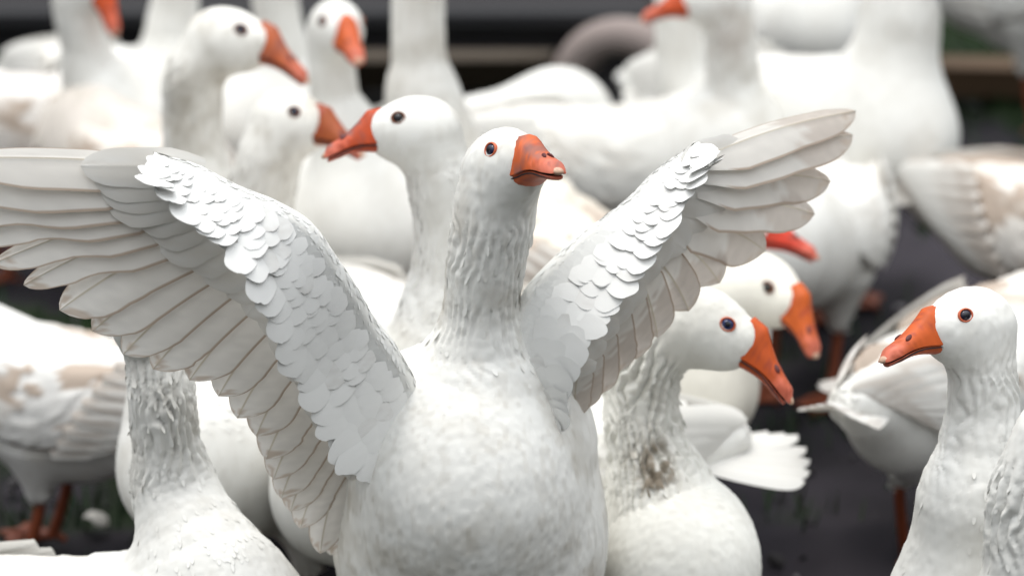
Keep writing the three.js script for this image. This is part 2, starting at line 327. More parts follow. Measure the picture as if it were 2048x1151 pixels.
    for (const [q, r, cc, k] of spots) { const d = p.distanceTo(q) / r; if (d < 1) { const st = noise(x * 130 + 3, y * 75, z * 130) * 0.65 + noise(x * 300, y * 190, z * 300) * 0.35; c = mix3(c, cc, k * sm(0.3, 0.62, st + 0.42 * (0.7 - d)) * sm(1, 0.5, d)); } }
    return c;
  };
  const bodyGeo = mesher(f, bb.min, bb.max, cell, finish);
  {
    const P = bodyGeo.attributes.position, Nn = bodyGeo.attributes.normal, Cc = bodyGeo.attributes.color, list = [], nT = o.tufts ?? (near ? 15000 : cell < 0.007 ? 5000 : 3000), fl = o.fluff ?? 1;
    for (let k = 0; k < nT; k++) {
      const i = Math.floor(rnd() * P.count), p = V(P.getX(i), P.getY(i), P.getZ(i)), N = V(Nn.getX(i), Nn.getY(i), Nn.getZ(i)), dh = p.distanceTo(hc) / hs;
      let bi = 0, bd = 1e9; for (let j = 0; j <= NS; j++) { const q = sp[j].distanceToSquared(p) - sr[j] * sr[j]; if (q < bd) { bd = q; bi = j; } }
      const onN = sm(0.003, 0.0008, bd) * (bi > 3 ? 1 : bi / 3), head = sm(0.075, 0.045, dh), fr_ = q2.copy(p).sub(hc).dot(hf) / hs;
      if (near && onN < 0.75) continue;
      if (head > 0.25 || rnd() < onN * (o.bare ?? (near ? 0.85 : 0.55))) continue;
      const d = sp[Math.max(0, bi - 1)].clone().sub(sp[Math.min(NS, bi + 1)]).normalize().multiplyScalar(onN).addScaledVector(F, -(1 - onN) * 0.8).addScaledVector(U, -(1 - onN) * 0.5 * sm(0.3, 0.9, N.dot(F)));
      if (head > 0) d.lerp(hf.clone().negate(), head); d.addScaledVector(V(rr(-1, 1), rr(-1, 1), rr(-1, 1)), 0.22);
      const big = near ? 1 : 1.3, len = lerp(0.0145, 0.0115, onN) * (1 - head) * rr(0.75, 1.3) * big * s, w = lerp(0.0074, 0.004, onN) * rr(0.8, 1.25) * big * s;
      const lift = (lerp(0.00015, 0.0005, onN) * (1 - head * 3) * rr(0.3, 1.7) - lerp(len * len / (0.2 * s), 0, onN)) * fl, j2 = rr(0.97, 1.03);
      list.push({ p, N, d, len, w, lift, col: [Cc.getX(i) * j2, Cc.getY(i) * j2, Cc.getZ(i) * j2] });
    }
    tufts('down_feathers', list, put('body', rel(bodyGeo, base), M.plumage, root), base);
  }
  // bill, eyes
  const bp = (o.billPitch ?? 0) * Math.PI / 180, bf = hf.clone().multiplyScalar(Math.cos(bp)).addScaledVector(hu, Math.sin(bp)), bu = V().crossVectors(hr, bf).normalize();
  const m4 = new THREE.Matrix4().makeBasis(bf, bu, hr).setPosition(hl(0.058, 0, 0).sub(base));
  billParts(root, m4, hs, o);
  for (const z of [-1, 1]) {
    // seat the eye on the skin
    const dirv = hr.clone().multiplyScalar(z).addScaledVector(hf, 0.22).addScaledVector(hu, 0.12).normalize(), q = hl(0.02, 0.0105, 0); let t = 0.02 * hs;
    for (let i = 0; i < 20; i++) { const d = f(q.x + dirv.x * t, q.y + dirv.y * t, q.z + dirv.z * t); t -= d; if (Math.abs(d) < 1e-5) break; }
    q.addScaledVector(dirv, t - 0.0025 * hs);
    const ez = dirv, ey = hu.clone().addScaledVector(ez, -hu.dot(ez)).normalize(), ex = V().crossVectors(ey, ez), em = new THREE.Matrix4().makeBasis(ex, ey, ez).scale(V(hs, hs, hs)).setPosition(q.clone().sub(base));
    const e = put('eye', eyeGeo([0.006, 0.006, 0.01], o.iris ?? [0.02, 0.025, 0.05]).scale(0.88, 0.79, 0.76).applyMatrix4(em), M.eye, root);
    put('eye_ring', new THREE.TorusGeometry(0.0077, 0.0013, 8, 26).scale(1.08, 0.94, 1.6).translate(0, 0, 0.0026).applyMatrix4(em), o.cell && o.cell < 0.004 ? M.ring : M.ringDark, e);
  }
  const br = o.brown ?? 0.25, pick = !!o.pick;
  const fcol = (t, x) => { const k = noise(t * 5 + ph, x * 2, 1); return mix3([0.76, 0.75, 0.72], BROWN, clamp(br * 0.3 * sm(0.4, 0.6, k))); };
  const addBlades = (name, part, list) => { if (pick) for (const g of list) put(name, rel(g, base), M.feather, part); };
  // folded wings: a covert shell with overlapping feather ends, and long flight feathers along its rear edge
  if (!o.noWings) for (const sd of [-1, 1]) {
    const na = near ? 70 : 56, nbb = near ? 40 : 30, pos = [], col = [], idx = [];
    const thT = (a) => lerp(58, 78, a) * Math.PI / 180, thL = (a) => lerp(lerp(8, -26, sm(0, 0.35, a)), 42, sm(0.42, 1, a)) * Math.PI / 180;
    const surf = (a, b, off) => { const x = lerp(0.125, -0.33, a), t = lerp(thT(a), thL(a), b), r = bodyR(x) * fat * lerp(1.02, 1.1, sm(0, 0.3, a)) + off; return loc(x, bodyY(x) + r * Math.sin(t), sd * r * Math.cos(t)); };
    for (let i = 0; i <= na; i++) for (let j = 0; j <= nbb; j++) {
      const a = i / na, b = j / nbb, ed = Math.min(sm(0, 0.22, a), sm(0, 0.3, b), sm(1, 0.93, b), sm(1, 0.96, a));
      const row = a * 9.0 + (noise(i * 0.23, j * 0.3, ph) - 0.5) * 1.1, nb2 = 7, jb = b * nb2 + (Math.floor(row) % 2) * 0.5; let fb = jb - Math.floor(jb) - 0.5, e = row - 0.35 * (1 - 4 * fb * fb); const cellr = Math.floor(e), saw = e - cellr;
      const pt = surf(a, b, ed * 0.011 + ed * 0.0045 * sm(0.08, 0.3, a) * saw * (1 - 1.6 * fb * fb) - (1 - ed) * 0.014); pos.push(pt.x, pt.y, pt.z);
      const k = hash(cellr + 40, Math.floor(jb), sd + 3), pat = br * sm(0.25, 0.6, a + (k - 0.5) * 0.4) * (k > 0.35 ? 0.3 + 0.75 * k : 0.05);
      col.push(...mix3(mix3(tint, BEIGE, mott * 0.3 * k), BROWN, clamp(pat)));
    }
    for (let i = 0; i < na; i++) for (let j = 0; j < nbb; j++) { const a = i * (nbb + 1) + j, b = a + nbb + 1; sd > 0 ? idx.push(a, a + 1, b, a + 1, b + 1, b) : idx.push(a, b, a + 1, a + 1, b, b + 1); }
    const list = [];
    for (let k = 0; k < 8; k++) {
      const u = k / 7, p0 = surf(lerp(0.45, 0.62, u), lerp(0.96, 0.3, u), 0.016 + 0.002 * k), p1 = loc(lerp(-0.28, -0.39, u), lerp(0.05, 0.088, u), sd * lerp(0.06, 0.012, u)), c = p0.clone().lerp(p1, 0.5).add(loc(0, 0.004, sd * 0.016).sub(C));
      const n = loc(0, 0.5, sd * 0.9).sub(C).normalize(); list.push(blade(p0, c, p1, n, { w: 0.044 * s, lead: 0.5, tilt: 0.1, fine: near, camber: 0.3, col: fcol, fray: 0.15 }));
    }
    const shell = rel(geom(pos, idx, col), base);
    const w = put('wing', shell, M.plumage, root);
    if (pick) addBlades('flight_feather', w, list); else put('flight_feathers', rel(mergeGeometries(list), base), M.feather, w);
  }
  // tail
  {
    const list = [], tu = (o.tailUp ?? 10) * Math.PI / 180, nt = 9, sprd = (o.fan ?? 24) * Math.PI / 180;
    for (let k = 0; k < nt; k++) {
      const u = (k / (nt - 1) - 0.5) * 2, an = u * sprd, l = (0.17 - 0.02 * u * u) * (o.tailLen ?? 1), p0 = loc(-0.29, 0.055 - 0.006 * Math.abs(u), 0.02 * u), d = V(-Math.cos(an) * Math.cos(tu), Math.sin(tu) - 0.12 * Math.abs(u), Math.sin(an));
      const p1 = loc(-0.29 + d.x * l, 0.055 + d.y * l - 0.006 * Math.abs(u), 0.02 * u + d.z * l), c = p0.clone().lerp(p1, 0.5).add(loc(0, -0.012, 0).sub(C));
      list.push(blade(p0, c, p1, U.clone().addScaledVector(R, u * 0.35).normalize(), { w: (o.tailW ?? 0.046) * s, tip: 0.18, camber: 0.2, fine: near, tilt: u * 0.1, fray: 0.2, col: (t, x) => mix3([0.79, 0.78, 0.75], BROWN, 0.22 * br * sm(0.4, 0.6, noise(t * 5 + u * 7, x * 2, ph))) }));
    }
    if (pick) { const t = new THREE.Group(); t.name = 'tail'; root.add(t); addBlades('tail_feather', t, list); } else put('tail', rel(mergeGeometries(list), base), M.feather, root);
  }
  // legs
  for (const z of [-1, 1]) {
    const hk = loc(-0.045, -0.15, 0.055 * z), ft = V(hk.x + Math.cos(yaw) * 0.03, 0.012, hk.z - Math.sin(yaw) * 0.03), d = V(Math.cos(yaw), 0, -Math.sin(yaw));
    if (hk.y < 0.05) hk.y = 0.05;
    const kn = loc(-0.03, -0.1, 0.055 * z), tube = new THREE.TubeGeometry(new THREE.CatmullRomCurve3([kn, hk, hk.clone().lerp(ft, 0.5).addScaledVector(d, -0.004), ft]), 12, 0.0092 * s, 8);
    const leg = put('leg', rel(tube, base), M.leg, root);
    const toes = [], tipAt = (a, l) => ft.clone().add(V(d.x * Math.cos(a) - d.z * Math.sin(a), 0, d.x * Math.sin(a) + d.z * Math.cos(a)).multiplyScalar(l * s)).setY(0.008);
    const tips = [tipAt(-0.55, 0.075), tipAt(0, 0.09), tipAt(0.55, 0.075)];
    for (const q of [...tips, tipAt(Math.PI, 0.025)]) toes.push(new THREE.TubeGeometry(new THREE.CatmullRomCurve3([ft, ft.clone().lerp(q, 0.55).setY(0.014), q]), 6, 0.006 * s, 6));
    const web = [], wi = []; const y0 = 0.009;
    for (const dy of [0.003, -0.003]) for (const q of [ft, tips[0], tips[0].clone().lerp(tips[1], 0.5).lerp(ft, 0.12), tips[1], tips[1].clone().lerp(tips[2], 0.5).lerp(ft, 0.12), tips[2]]) web.push(q.x, y0 + dy, q.z);
    for (let i = 1; i < 5; i++) { wi.push(0, i, i + 1, 6, 6 + i + 1, 6 + i, i, 6 + i, i + 1, i + 1, 6 + i, 7 + i); }
    const wg = geom(web, wi); for (const t of toes) t.deleteAttribute('uv');
    put('foot', rel(mergeGeometries([wg, ...toes]), base), M.leg, leg);
  }
  return { root, base, loc, F, U, R, f, hl, zb };
}

// ------------------------------------------------------------------ ground
{
  const n = 260, pos = [], col = [], idx = [], ax = (u) => Math.sign(u) * (Math.abs(u) * 5 + Math.pow(Math.abs(u), 9) * 400), y0 = (x, z) => {
    const k = Math.exp(-((x * x + (z + 4.5) ** 2) / 60));
    return ((fbm(x * 1.3, 3, z * 1.3) - 0.5) * 0.05 + (fbm(x * 9, 8, z * 9) - 0.5) * 0.035 + (noise(x * 30, 2, z * 30) - 0.5) * 0.012) * k - 0.012 * k;
  };
  for (let j = 0; j <= n; j++) for (let i = 0; i <= n; i++) {
    const x = ax(i / n * 2 - 1), z = ax(j / n * 2 - 1) - 4.5; pos.push(x, y0(x, z), z);
    const g = sm(0.5, 0.62, fbm(x * 1.1 + 4, 1, z * 1.1) * 0.6 + 0.4 * noise(x * 7, 5, z * 7) + (x > 1 && z < -4.6 ? 0.06 : 0) - (Math.abs(x) > 8 ? -0.1 : 0));
    const m = 0.25 + 0.9 * fbm(x * 12, 2, z * 12) + 0.6 * sm(0.4, 0.65, noise(x * 3.1, 7, z * 3.1)), c = mix3([0.028, 0.025, 0.03], [0.017, 0.029, 0.012], g); col.push(c[0] * m, c[1] * m, c[2] * m);
  }
  for (let j = 0; j < n; j++) for (let i = 0; i < n; i++) { const a = j * (n + 1) + i; idx.push(a, a + n + 1, a + 1, a + 1, a + n + 1, a + n + 2); }
  const g = put('ground', geom(pos, idx, col), new THREE.MeshPhysicalMaterial({ vertexColors: true, roughness: 0.9, specularIntensity: 0.25 }), scene); g.userData.kind = 'structure';
  g.userData.label = 'dark trampled muddy ground with patches of short grass';
  // short grass
  const bl = geom([-0.003, 0, 0, 0.003, 0, 0, -0.002, 0.03, 0.006, 0.002, 0.03, 0.006, 0, 0.058, 0.018], [0, 1, 2, 1, 3, 2, 2, 3, 4]);
  const gm = new THREE.MeshStandardMaterial({ color: new THREE.Color().setRGB(0.022, 0.05, 0.016), roughness: 0.8, side: THREE.DoubleSide }), N = 42000, im = new THREE.InstancedMesh(bl, gm, N), m4 = new THREE.Matrix4(), q = new THREE.Quaternion(), e = new THREE.Euler();
  let k = 0; seed = 99;
  while (k < N) {
    const x = rr(-2.2, 2.2), z = rr(-9.5, -2.4), gk = fbm(x * 1.1 + 4, 1, z * 1.1) * 0.6 + 0.4 * noise(x * 7, 5, z * 7) + (x > 0.7 && z < -5 ? 0.12 : 0) + (z > -4.4 ? 0.09 : 0) + (z < -6.6 ? 0.1 : 0);
    if (rnd() > sm(0.5, 0.66, gk) && rnd() > 0.05) continue;
    e.set(rr(-0.5, 0.5), rr(0, 6.28), rr(-0.4, 0.4)); const s = rr(0.5, 1.1); m4.compose(V(x, y0(x, z) - 0.004, z), q.setFromEuler(e), V(s, s, s)); im.setMatrixAt(k, m4);
    im.setColorAt(k, new THREE.Color().setRGB(rr(0.6, 1.3), rr(0.8, 1.3), rr(0.6, 1))); k++;
  }
  im.name = 'grass'; im.castShadow = im.receiveShadow = true; im.userData = { kind: 'stuff', label: 'short dark green grass growing from the mud', category: 'grass' }; scene.add(im);
}

{
  const cg = new THREE.IcosahedronGeometry(1, 1), q = new THREE.Quaternion(), e = new THREE.Euler(), m4 = new THREE.Matrix4(), N = 2600, im = new THREE.InstancedMesh(cg, new THREE.MeshStandardMaterial({ color: 0xffffff, roughness: 0.9 }), N); seed = 314;
  for (let k = 0; k < N; k++) { const s = 0.004 + 0.016 * Math.pow(rnd(), 3), pale = rnd() < 0.07; e.set(rr(0, 6), rr(0, 6), rr(0, 6)); m4.compose(V(rr(-2, 2), rr(-0.012, 0.008), rr(-8.5, -2.6)), q.setFromEuler(e), V(s * rr(0.7, 1.6), s * rr(0.4, 0.8), s * rr(0.7, 1.3))); im.setMatrixAt(k, m4); const g = pale ? rr(0.12, 0.3) : rr(0.012, 0.045); im.setColorAt(k, new THREE.Color().setRGB(g * 1.03, g * 0.96, g)); }
  im.name = 'dirt_clods'; im.castShadow = im.receiveShadow = true; im.userData = { kind: 'stuff', label: 'small clods and droppings scattered over the dark mud', category: 'dirt' }; scene.add(im);
}

// ------------------------------------------------------------------ geese
seed = 1234;
const DIRT = [0.09, 0.065, 0.045];
const mainZ = -2.98, ms = 1.12;
const mp = 42 * Math.PI / 180, mainC = atZ(940, 1035, mainZ).addScaledVector(V(0, Math.sin(mp), Math.cos(mp)), -0.1);
const hero = goose({
  label: 'large white goose rearing up in the centre with both wings spread wide', at: mainC, yaw: 270, pitch: 42, s: ms, fat: 1.0, cell: 0.0028, hs: 0.89, noWings: true, pick: true, fan: 30, kb: 0.09,
  nb: [0.16, 0.035, 0], nbr: 0.088, neck: [[965, 800, 0, 0.061], [960, 715, -0.005, 0.0455], [962, 615, -0.005, 0.0405], [975, 505, 0.005, 0.043], [990, 415, 0.012, 0.0445]],
  head: [1010, 332, 0.02], dir: [0.46, 0.06, 0.88], bw: 1.12, bl: 0.84, billPitch: 0, billGrey: 0.55, bill: [0.53, 0.105, 0.028], furrow: 0.55, bare: 0.85, mottle: 1.15, iris: [0.01, 0.014, 0.05],
  extra: [cone(atZ(850, 870, -3.0), atZ(815, 775, -2.965), 0.052, 0.032), cone(atZ(1062, 840, -3.0), atZ(1066, 745, -2.985), 0.045, 0.026), ell(atZ(940, 1095, -2.99), V(0, 0, 1), V(0, 1, 0), V(1, 0, 0), [0.135, 0.155, 0.148]), cone(atZ(870, 940, -3.0), atZ(800, 872, -2.98), 0.085, 0.048), cone(atZ(1030, 940, -3.0), atZ(1088, 855, -2.99), 0.08, 0.045)],
});
const flock = [
  { label: 'white goose in sharp focus right of centre with dirty feathers at its neck base', at: atZ(1312, 1100, -3.22), yaw: 280, s: 1.02, cell: 0.0026, furrow: 1.65, bare: 0.85, pick: true, hs: 1.01, nz: -3.12, fat: 0.74,
    nbr: 0.07, kb: 0.09, neck: [[1340, 1075, 0, 0.07], [1322, 985, 0, 0.056], [1293, 885, -0.01, 0.0445], [1281, 785, -0.02, 0.0425], [1304, 706, -0.015, 0.0415]], head: [1412, 650, 0], dir: [0.86, -0.42, 0.22], billPitch: -15, bill: [0.5, 0.083, 0.015], mottle: 0.45, iris: [0.02, 0.035, 0.12], tint: [0.79, 0.785, 0.74],
    spots: [[atZ(1318, 912, -3.06), 0.04, DIRT, 1], [atZ(1306, 950, -3.055), 0.04, DIRT, 0.9], [atZ(1298, 925, -3.06), 0.055, [0.36, 0.31, 0.24], 0.5]] },
  { label: 'white goose at bottom left whose head is hidden behind the raised wing', at: atZ(262, 1285, -2.95), yaw: 336, pitch: 15, s: 0.97, cell: 0.0028, furrow: 1.3, bare: 0.75, pick: true, nz: -2.97, fat: 0.9, twist: 5,
    neck: [[352, 990, 0, 0.05], [331, 885, 0, 0.037], [322, 790, 0, 0.0365], [316, 700, -0.02, 0.036]], head: [305, 625, -0.03], dir: [0.35, -0.1, -0.9], mottle: 0.6 },
  { label: 'white goose on the right looking left over its orange bill with a pale tip', body: [2010, 1200], yaw: 240, s: 0.93, cell: 0.003, furrow: 0.6, bare: 0.97, pick: true, hs: 0.99,
    neck: [[1946, 1010, 0.02, 0.062], [1960, 910, 0.01, 0.046], [1967, 820, 0, 0.039], [1966, 745, 0, 0.0365]], head: [1936, 646, 0], dir: [-0.84, -0.16, 0.5], billPitch: -3, bill: [0.51, 0.092, 0.018], mottle: 0.4, iris: [0.015, 0.014, 0.03] },
  { label: 'goose cut off by the right edge, only its ruffled neck showing', at: atZ(2230, 1440, -2.75), yaw: 200, cell: 0.003, furrow: 1.4, bare: 0.8,
    neck: [[2068, 1140, 0, 0.052], [2060, 1020, 0, 0.043], [2085, 930, 0, 0.041]], head: [2150, 870, 0], dir: [0.95, -0.2, 0.1], mottle: 0.5 },
  { label: 'white goose behind the central one, looking left with a dark smudge on its bill', body: [935, 905], yaw: 235, cell: 0.0045, furrow: 0.6, hs: 0.92, bl: 0.93,
    neck: [[842, 745, 0.02, 0.06], [868, 640, 0.01, 0.047], [890, 550, 0, 0.042], [897, 450, 0, 0.0415], [882, 355, 0, 0.042]], head: [830, 256, 0], dir: [-0.95, -0.1, 0.22], billPitch: -7, billGrey: 0.7, bill: [0.46, 0.065, 0.017], mottle: 0.4, iris: [0.02, 0.015, 0.012] },
  { label: 'tall white goose upper left looking right with its bill pointing down', body: [425, 560], yaw: 282, cell: 0.006, furrow: 0.5, hs: 1.06,
    neck: [[405, 400, 0, 0.056], [388, 300, -0.01, 0.045], [384, 215, -0.01, 0.043], [390, 150, 0, 0.043]], head: [456, 76, 0], dir: [0.93, -0.2, 0.25], billPitch: -16, bill: [0.42, 0.1, 0.035], billGrey: 0.3, mottle: 0.75, tint: [0.78, 0.765, 0.72] },
  { label: 'white goose with curved neck, its bill tip crossing another goose bill', body: [530, 650], yaw: 282, cell: 0.006, furrow: 0.6, hs: 1.0,
    neck: [[512, 490, 0, 0.058], [520, 395, -0.01, 0.047], [540, 310, 0, 0.044]], head: [580, 240, 0], dir: [0.8, -0.18, 0.5], billPitch: -8, bill: [0.3, 0.07, 0.02], mottle: 0.75, tint: [0.78, 0.765, 0.72] },
  { label: 'white goose facing the camera with a short orange bill, behind the crossed bills', body: [703, 432], yaw: 286, fat: 1.05, s: 1.04, furrow: 0.3, hs: 1.02,
    neck: [[690, 265, 0, 0.056], [672, 205, -0.01, 0.038], [664, 140, -0.01, 0.037]], head: [674, 55, 0], dir: [0.3, -0.28, 0.9], billPitch: -4, mottle: 0.25 },
  { label: 'white goose with its neck leaving the top edge, behind the tall upper left head', body: [520, 258], yaw: 300, neck: [[575, 120, 0], [556, 40, 0], [545, -50, 0]], head: [570, -120, 0], dir: [0.8, -0.2, 0.4], mottle: 0.2 },
  { label: 'white goose with a straight upright neck leaving the top edge above the centre', body: [872, 425], yaw: 285, furrow: 0.3, neck: [[848, 205, 0, 0.062], [838, 120, 0, 0.043], [836, 30, 0, 0.042], [838, -60, 0, 0.041]], head: [860, -130, 0], dir: [0.6, -0.2, 0.7], mottle: 0.5 },
  { label: 'white goose with rounded back and head lowered, in front of the wheel', body: [1010, 282], yaw: 20, s: 0.88, neck: [[1130, 320, 0], [1180, 370, 0]], head: [1220, 420, 0], dir: [0.6, -0.8, 0.1], mottle: 0.2, tailUp: -6, brown: 0.5 },
  { label: 'white goose whose upright neck stands left of a neighbouring neck near the wheel', body: [1410, 245], yaw: 278, neck: [[1376, 165, 0, 0.05], [1362, 100, 0, 0.044], [1358, 20, 0, 0.043]], head: [1380, -60, 0], dir: [0.5, -0.2, 0.7], mottle: 0.2 },
  { label: 'white goose turning its bill back to the left at the top edge', body: [1295, 328], yaw: 344, s: 1.02, furrow: 0.5, neck: [[1473, 250, 0, 0.06], [1468, 160, 0, 0.046], [1462, 70, 0, 0.043]], head: [1430, -8, 0], dir: [-0.92, -0.18, 0.2], bill: [0.5, 0.07, 0.015], mottle: 0.55, spots: [[atZ(1475, 70, -4.62), 0.09, [0.42, 0.37, 0.33], 0.6]] },
  { label: 'largest white goose at the upper right seen from its right side', body: [1632, 262], yaw: 313, tailLen: 0.5, s: 1.15, fat: 1.0, neck: [[1800, 45, 0, 0.07], [1795, -30, 0, 0.05], [1800, -100, 0]], head: [1840, -170, 0], dir: [0.9, -0.1, 0.2], mottle: 0.3, brown: 0.1 },
  { label: 'white goose behind the largest one, only its back at the top edge', body: [1610, 62], yaw: 285, neck: [[1760, -60, 0], [1765, -140, 0]], head: [1800, -190, 0], dir: [0.9, -0.1, 0.2], mottle: 0.2 },
  { label: 'distant goose cut off by the top right corner', body: [2120, -25], yaw: 318, s: 1.15, neck: [[2200, -130, 0], [2210, -220, 0]], head: [2240, -280, 0], dir: [0.9, -0.1, 0.2], mottle: 0.3, brown: 0.4, tailUp: -25 },
  { label: 'white goose with raised tail on the dark ground right of the spread wing', body: [1612, 478], yaw: 246, s: 0.95, pick: true, neck: [[1500, 470, 0.05], [1470, 520, 0.12]], head: [1440, 590, 0.16], dir: [-0.5, -0.8, 0.2], tailUp: 14, fan: 14, mottle: 0.3 },
  { label: 'goose showing only its red bill beside the spread wing feathers', body: [1325, 640], yaw: 290, hs: 1.05, neck: [[1388, 540, 0], [1398, 480, 0]], head: [1452, 440, 0], dir: [0.93, -0.22, 0.15], billPitch: -3, bill: [0.6, 0.055, 0.03], mottle: 0.3 },
  { label: 'cream headed goose lowering its orange bill behind the neighbour with the dirty neck', body: [1228, 760], yaw: 322, s: 0.93, cell: 0.006, furrow: 0.2, hs: 1.12, nz: -3.62, neck: [[1395, 640, 0, 0.046], [1450, 585, 0, 0.048]], bl: 0.9, head: [1530, 574, 0], dir: [0.6, -0.46, 0.6], billPitch: -18, bill: [0.52, 0.1, 0.018], mottle: 0.2, tint: [0.77, 0.745, 0.67], iris: [0.03, 0.02, 0.01] },
  { label: 'white goose with fanned white tail feathers pointing right, low in the flock', body: [915, 975], yaw: 204, pick: true, neck: [[762, 880, 0], [748, 800, 0]], head: [735, 715, -0.03], dir: [-0.1, -0.1, -0.9], mottle: 0.25, brown: 0.04, fan: 30, tailUp: 2, tailLen: 1.1, cell: 0.006 },
  { label: 'goose with brown streaked tail entering from the right edge', body: [2180, 470], yaw: 314, brown: 2.2, tint: [0.68, 0.65, 0.61], pick: true, neck: [[2230, 300, 0], [2240, 200, 0]], head: [2280, 150, 0], dir: [0.9, -0.1, 0.2], mottle: 0.5, tailUp: 14 },
  { label: 'white goose with brown streaked back behind the head that looks left', body: [2170, 662], yaw: 27, s: 0.95, brown: 2.2, tailUp: -4, tint: [0.7, 0.665, 0.61], pick: true, cell: 0.006, neck: [[2440, 600, 0], [2460, 520, 0]], head: [2500, 470, 0], dir: [0.9, -0.1, 0], mottle: 0.9, spots: [[atY(1850, 560, 0.36), 0.2, BROWN, 0.6]] },
  { label: 'goose with a brown wing patch and one orange foot showing on the mud', body: [1905, 790], yaw: 56, s: 0.86, h: 0.3, pitch: -6, pick: true, brown: 1.8, cell: 0.006, neck: [[2130, 800, 0], [2170, 860, 0]], head: [2200, 930, 0], dir: [0.5, -0.8, -0.2], mottle: 0.4, tailUp: 7, fan: 15, tailLen: 0.9, tailW: 0.034 },
  { label: 'white goose with grey wing at the left edge, below the spread primary feathers', body: [70, 785], yaw: 165, fluff: 2, pick: true, brown: 2.2, tint: [0.66, 0.65, 0.63], cell: 0.006, s: 0.88, neck: [[-200, 640, 0], [-215, 560, 0]], head: [-240, 500, 0], dir: [-0.9, -0.2, 0], mottle: 0.35 },
  { label: 'goose with brown and white wing between the bottom left goose and the centre', body: [520, 905], yaw: 238, fat: 0.85, pick: true, brown: 1.8, cell: 0.006, neck: [[335, 820, 0, 0.045], [325, 740, -0.02]], head: [330, 680, -0.03], dir: [0.2, -0.1, -0.9], mottle: 0.3 },
  { label: 'goose at the top left corner with grey breast and hanging orange bill tip', body: [228, 252], yaw: 288, neck: [[188, 160, 0, 0.056], [168, 85, 0, 0.043], [152, 10, 0, 0.042]], head: [166, -38, 0], dir: [0.55, -0.35, 0.5], billPitch: -28, bill: [0.55, 0.08, 0.02], mottle: 0.3, hs: 1.05 },
  { label: 'white goose behind the top left corner goose, neck beside the tall upper left head', body: [270, 205], yaw: 316, neck: [[345, 70, 0, 0.052], [350, 0, 0, 0.043], [355, -70, 0]], head: [375, -130, 0], dir: [0.7, -0.2, 0.5], mottle: 0.2, brown: 0.3, tailUp: 2 },
  { label: 'white backed goose with a brown spot at the left edge near the top', body: [-10, 258], yaw: 200, tint: [0.7, 0.67, 0.64], brown: 1.7, neck: [[-140, 180, 0], [-150, 100, 0]], head: [-180, 60, 0], dir: [-0.9, -0.1, 0.2], mottle: 0.3, tailUp: 4 },
  { label: 'goose with brown mottled rump above the top of the left spread wing', body: [262, 338], yaw: 128, tint: [0.64, 0.59, 0.54], brown: 1.9, s: 0.95, neck: [[180, 300, 0], [160, 260, 0]], head: [130, 300, 0], dir: [-0.7, -0.5, -0.2], mottle: 0.9 },
  { label: 'beige backed goose directly behind the central goose neck and right wing', body: [1085, 525], yaw: 112, brown: 2.4, cell: 0.007, neck: [[1020, 420, 0], [1008, 370, 0]], head: [1000, 340, -0.02], dir: [0.1, -0.1, -0.9], mottle: 1.3, tint: [0.74, 0.69, 0.6] },
  { label: 'goose showing only its rounded white back between the left wing and a neck', body: [805, 740], yaw: 298, cell: 0.007, nz: -3.75, neck: [[900, 610, 0], [930, 560, 0]], head: [965, 520, -0.02], dir: [0.1, -0.1, -0.9], mottle: 0.3 },
];
const G = flock.map(goose);

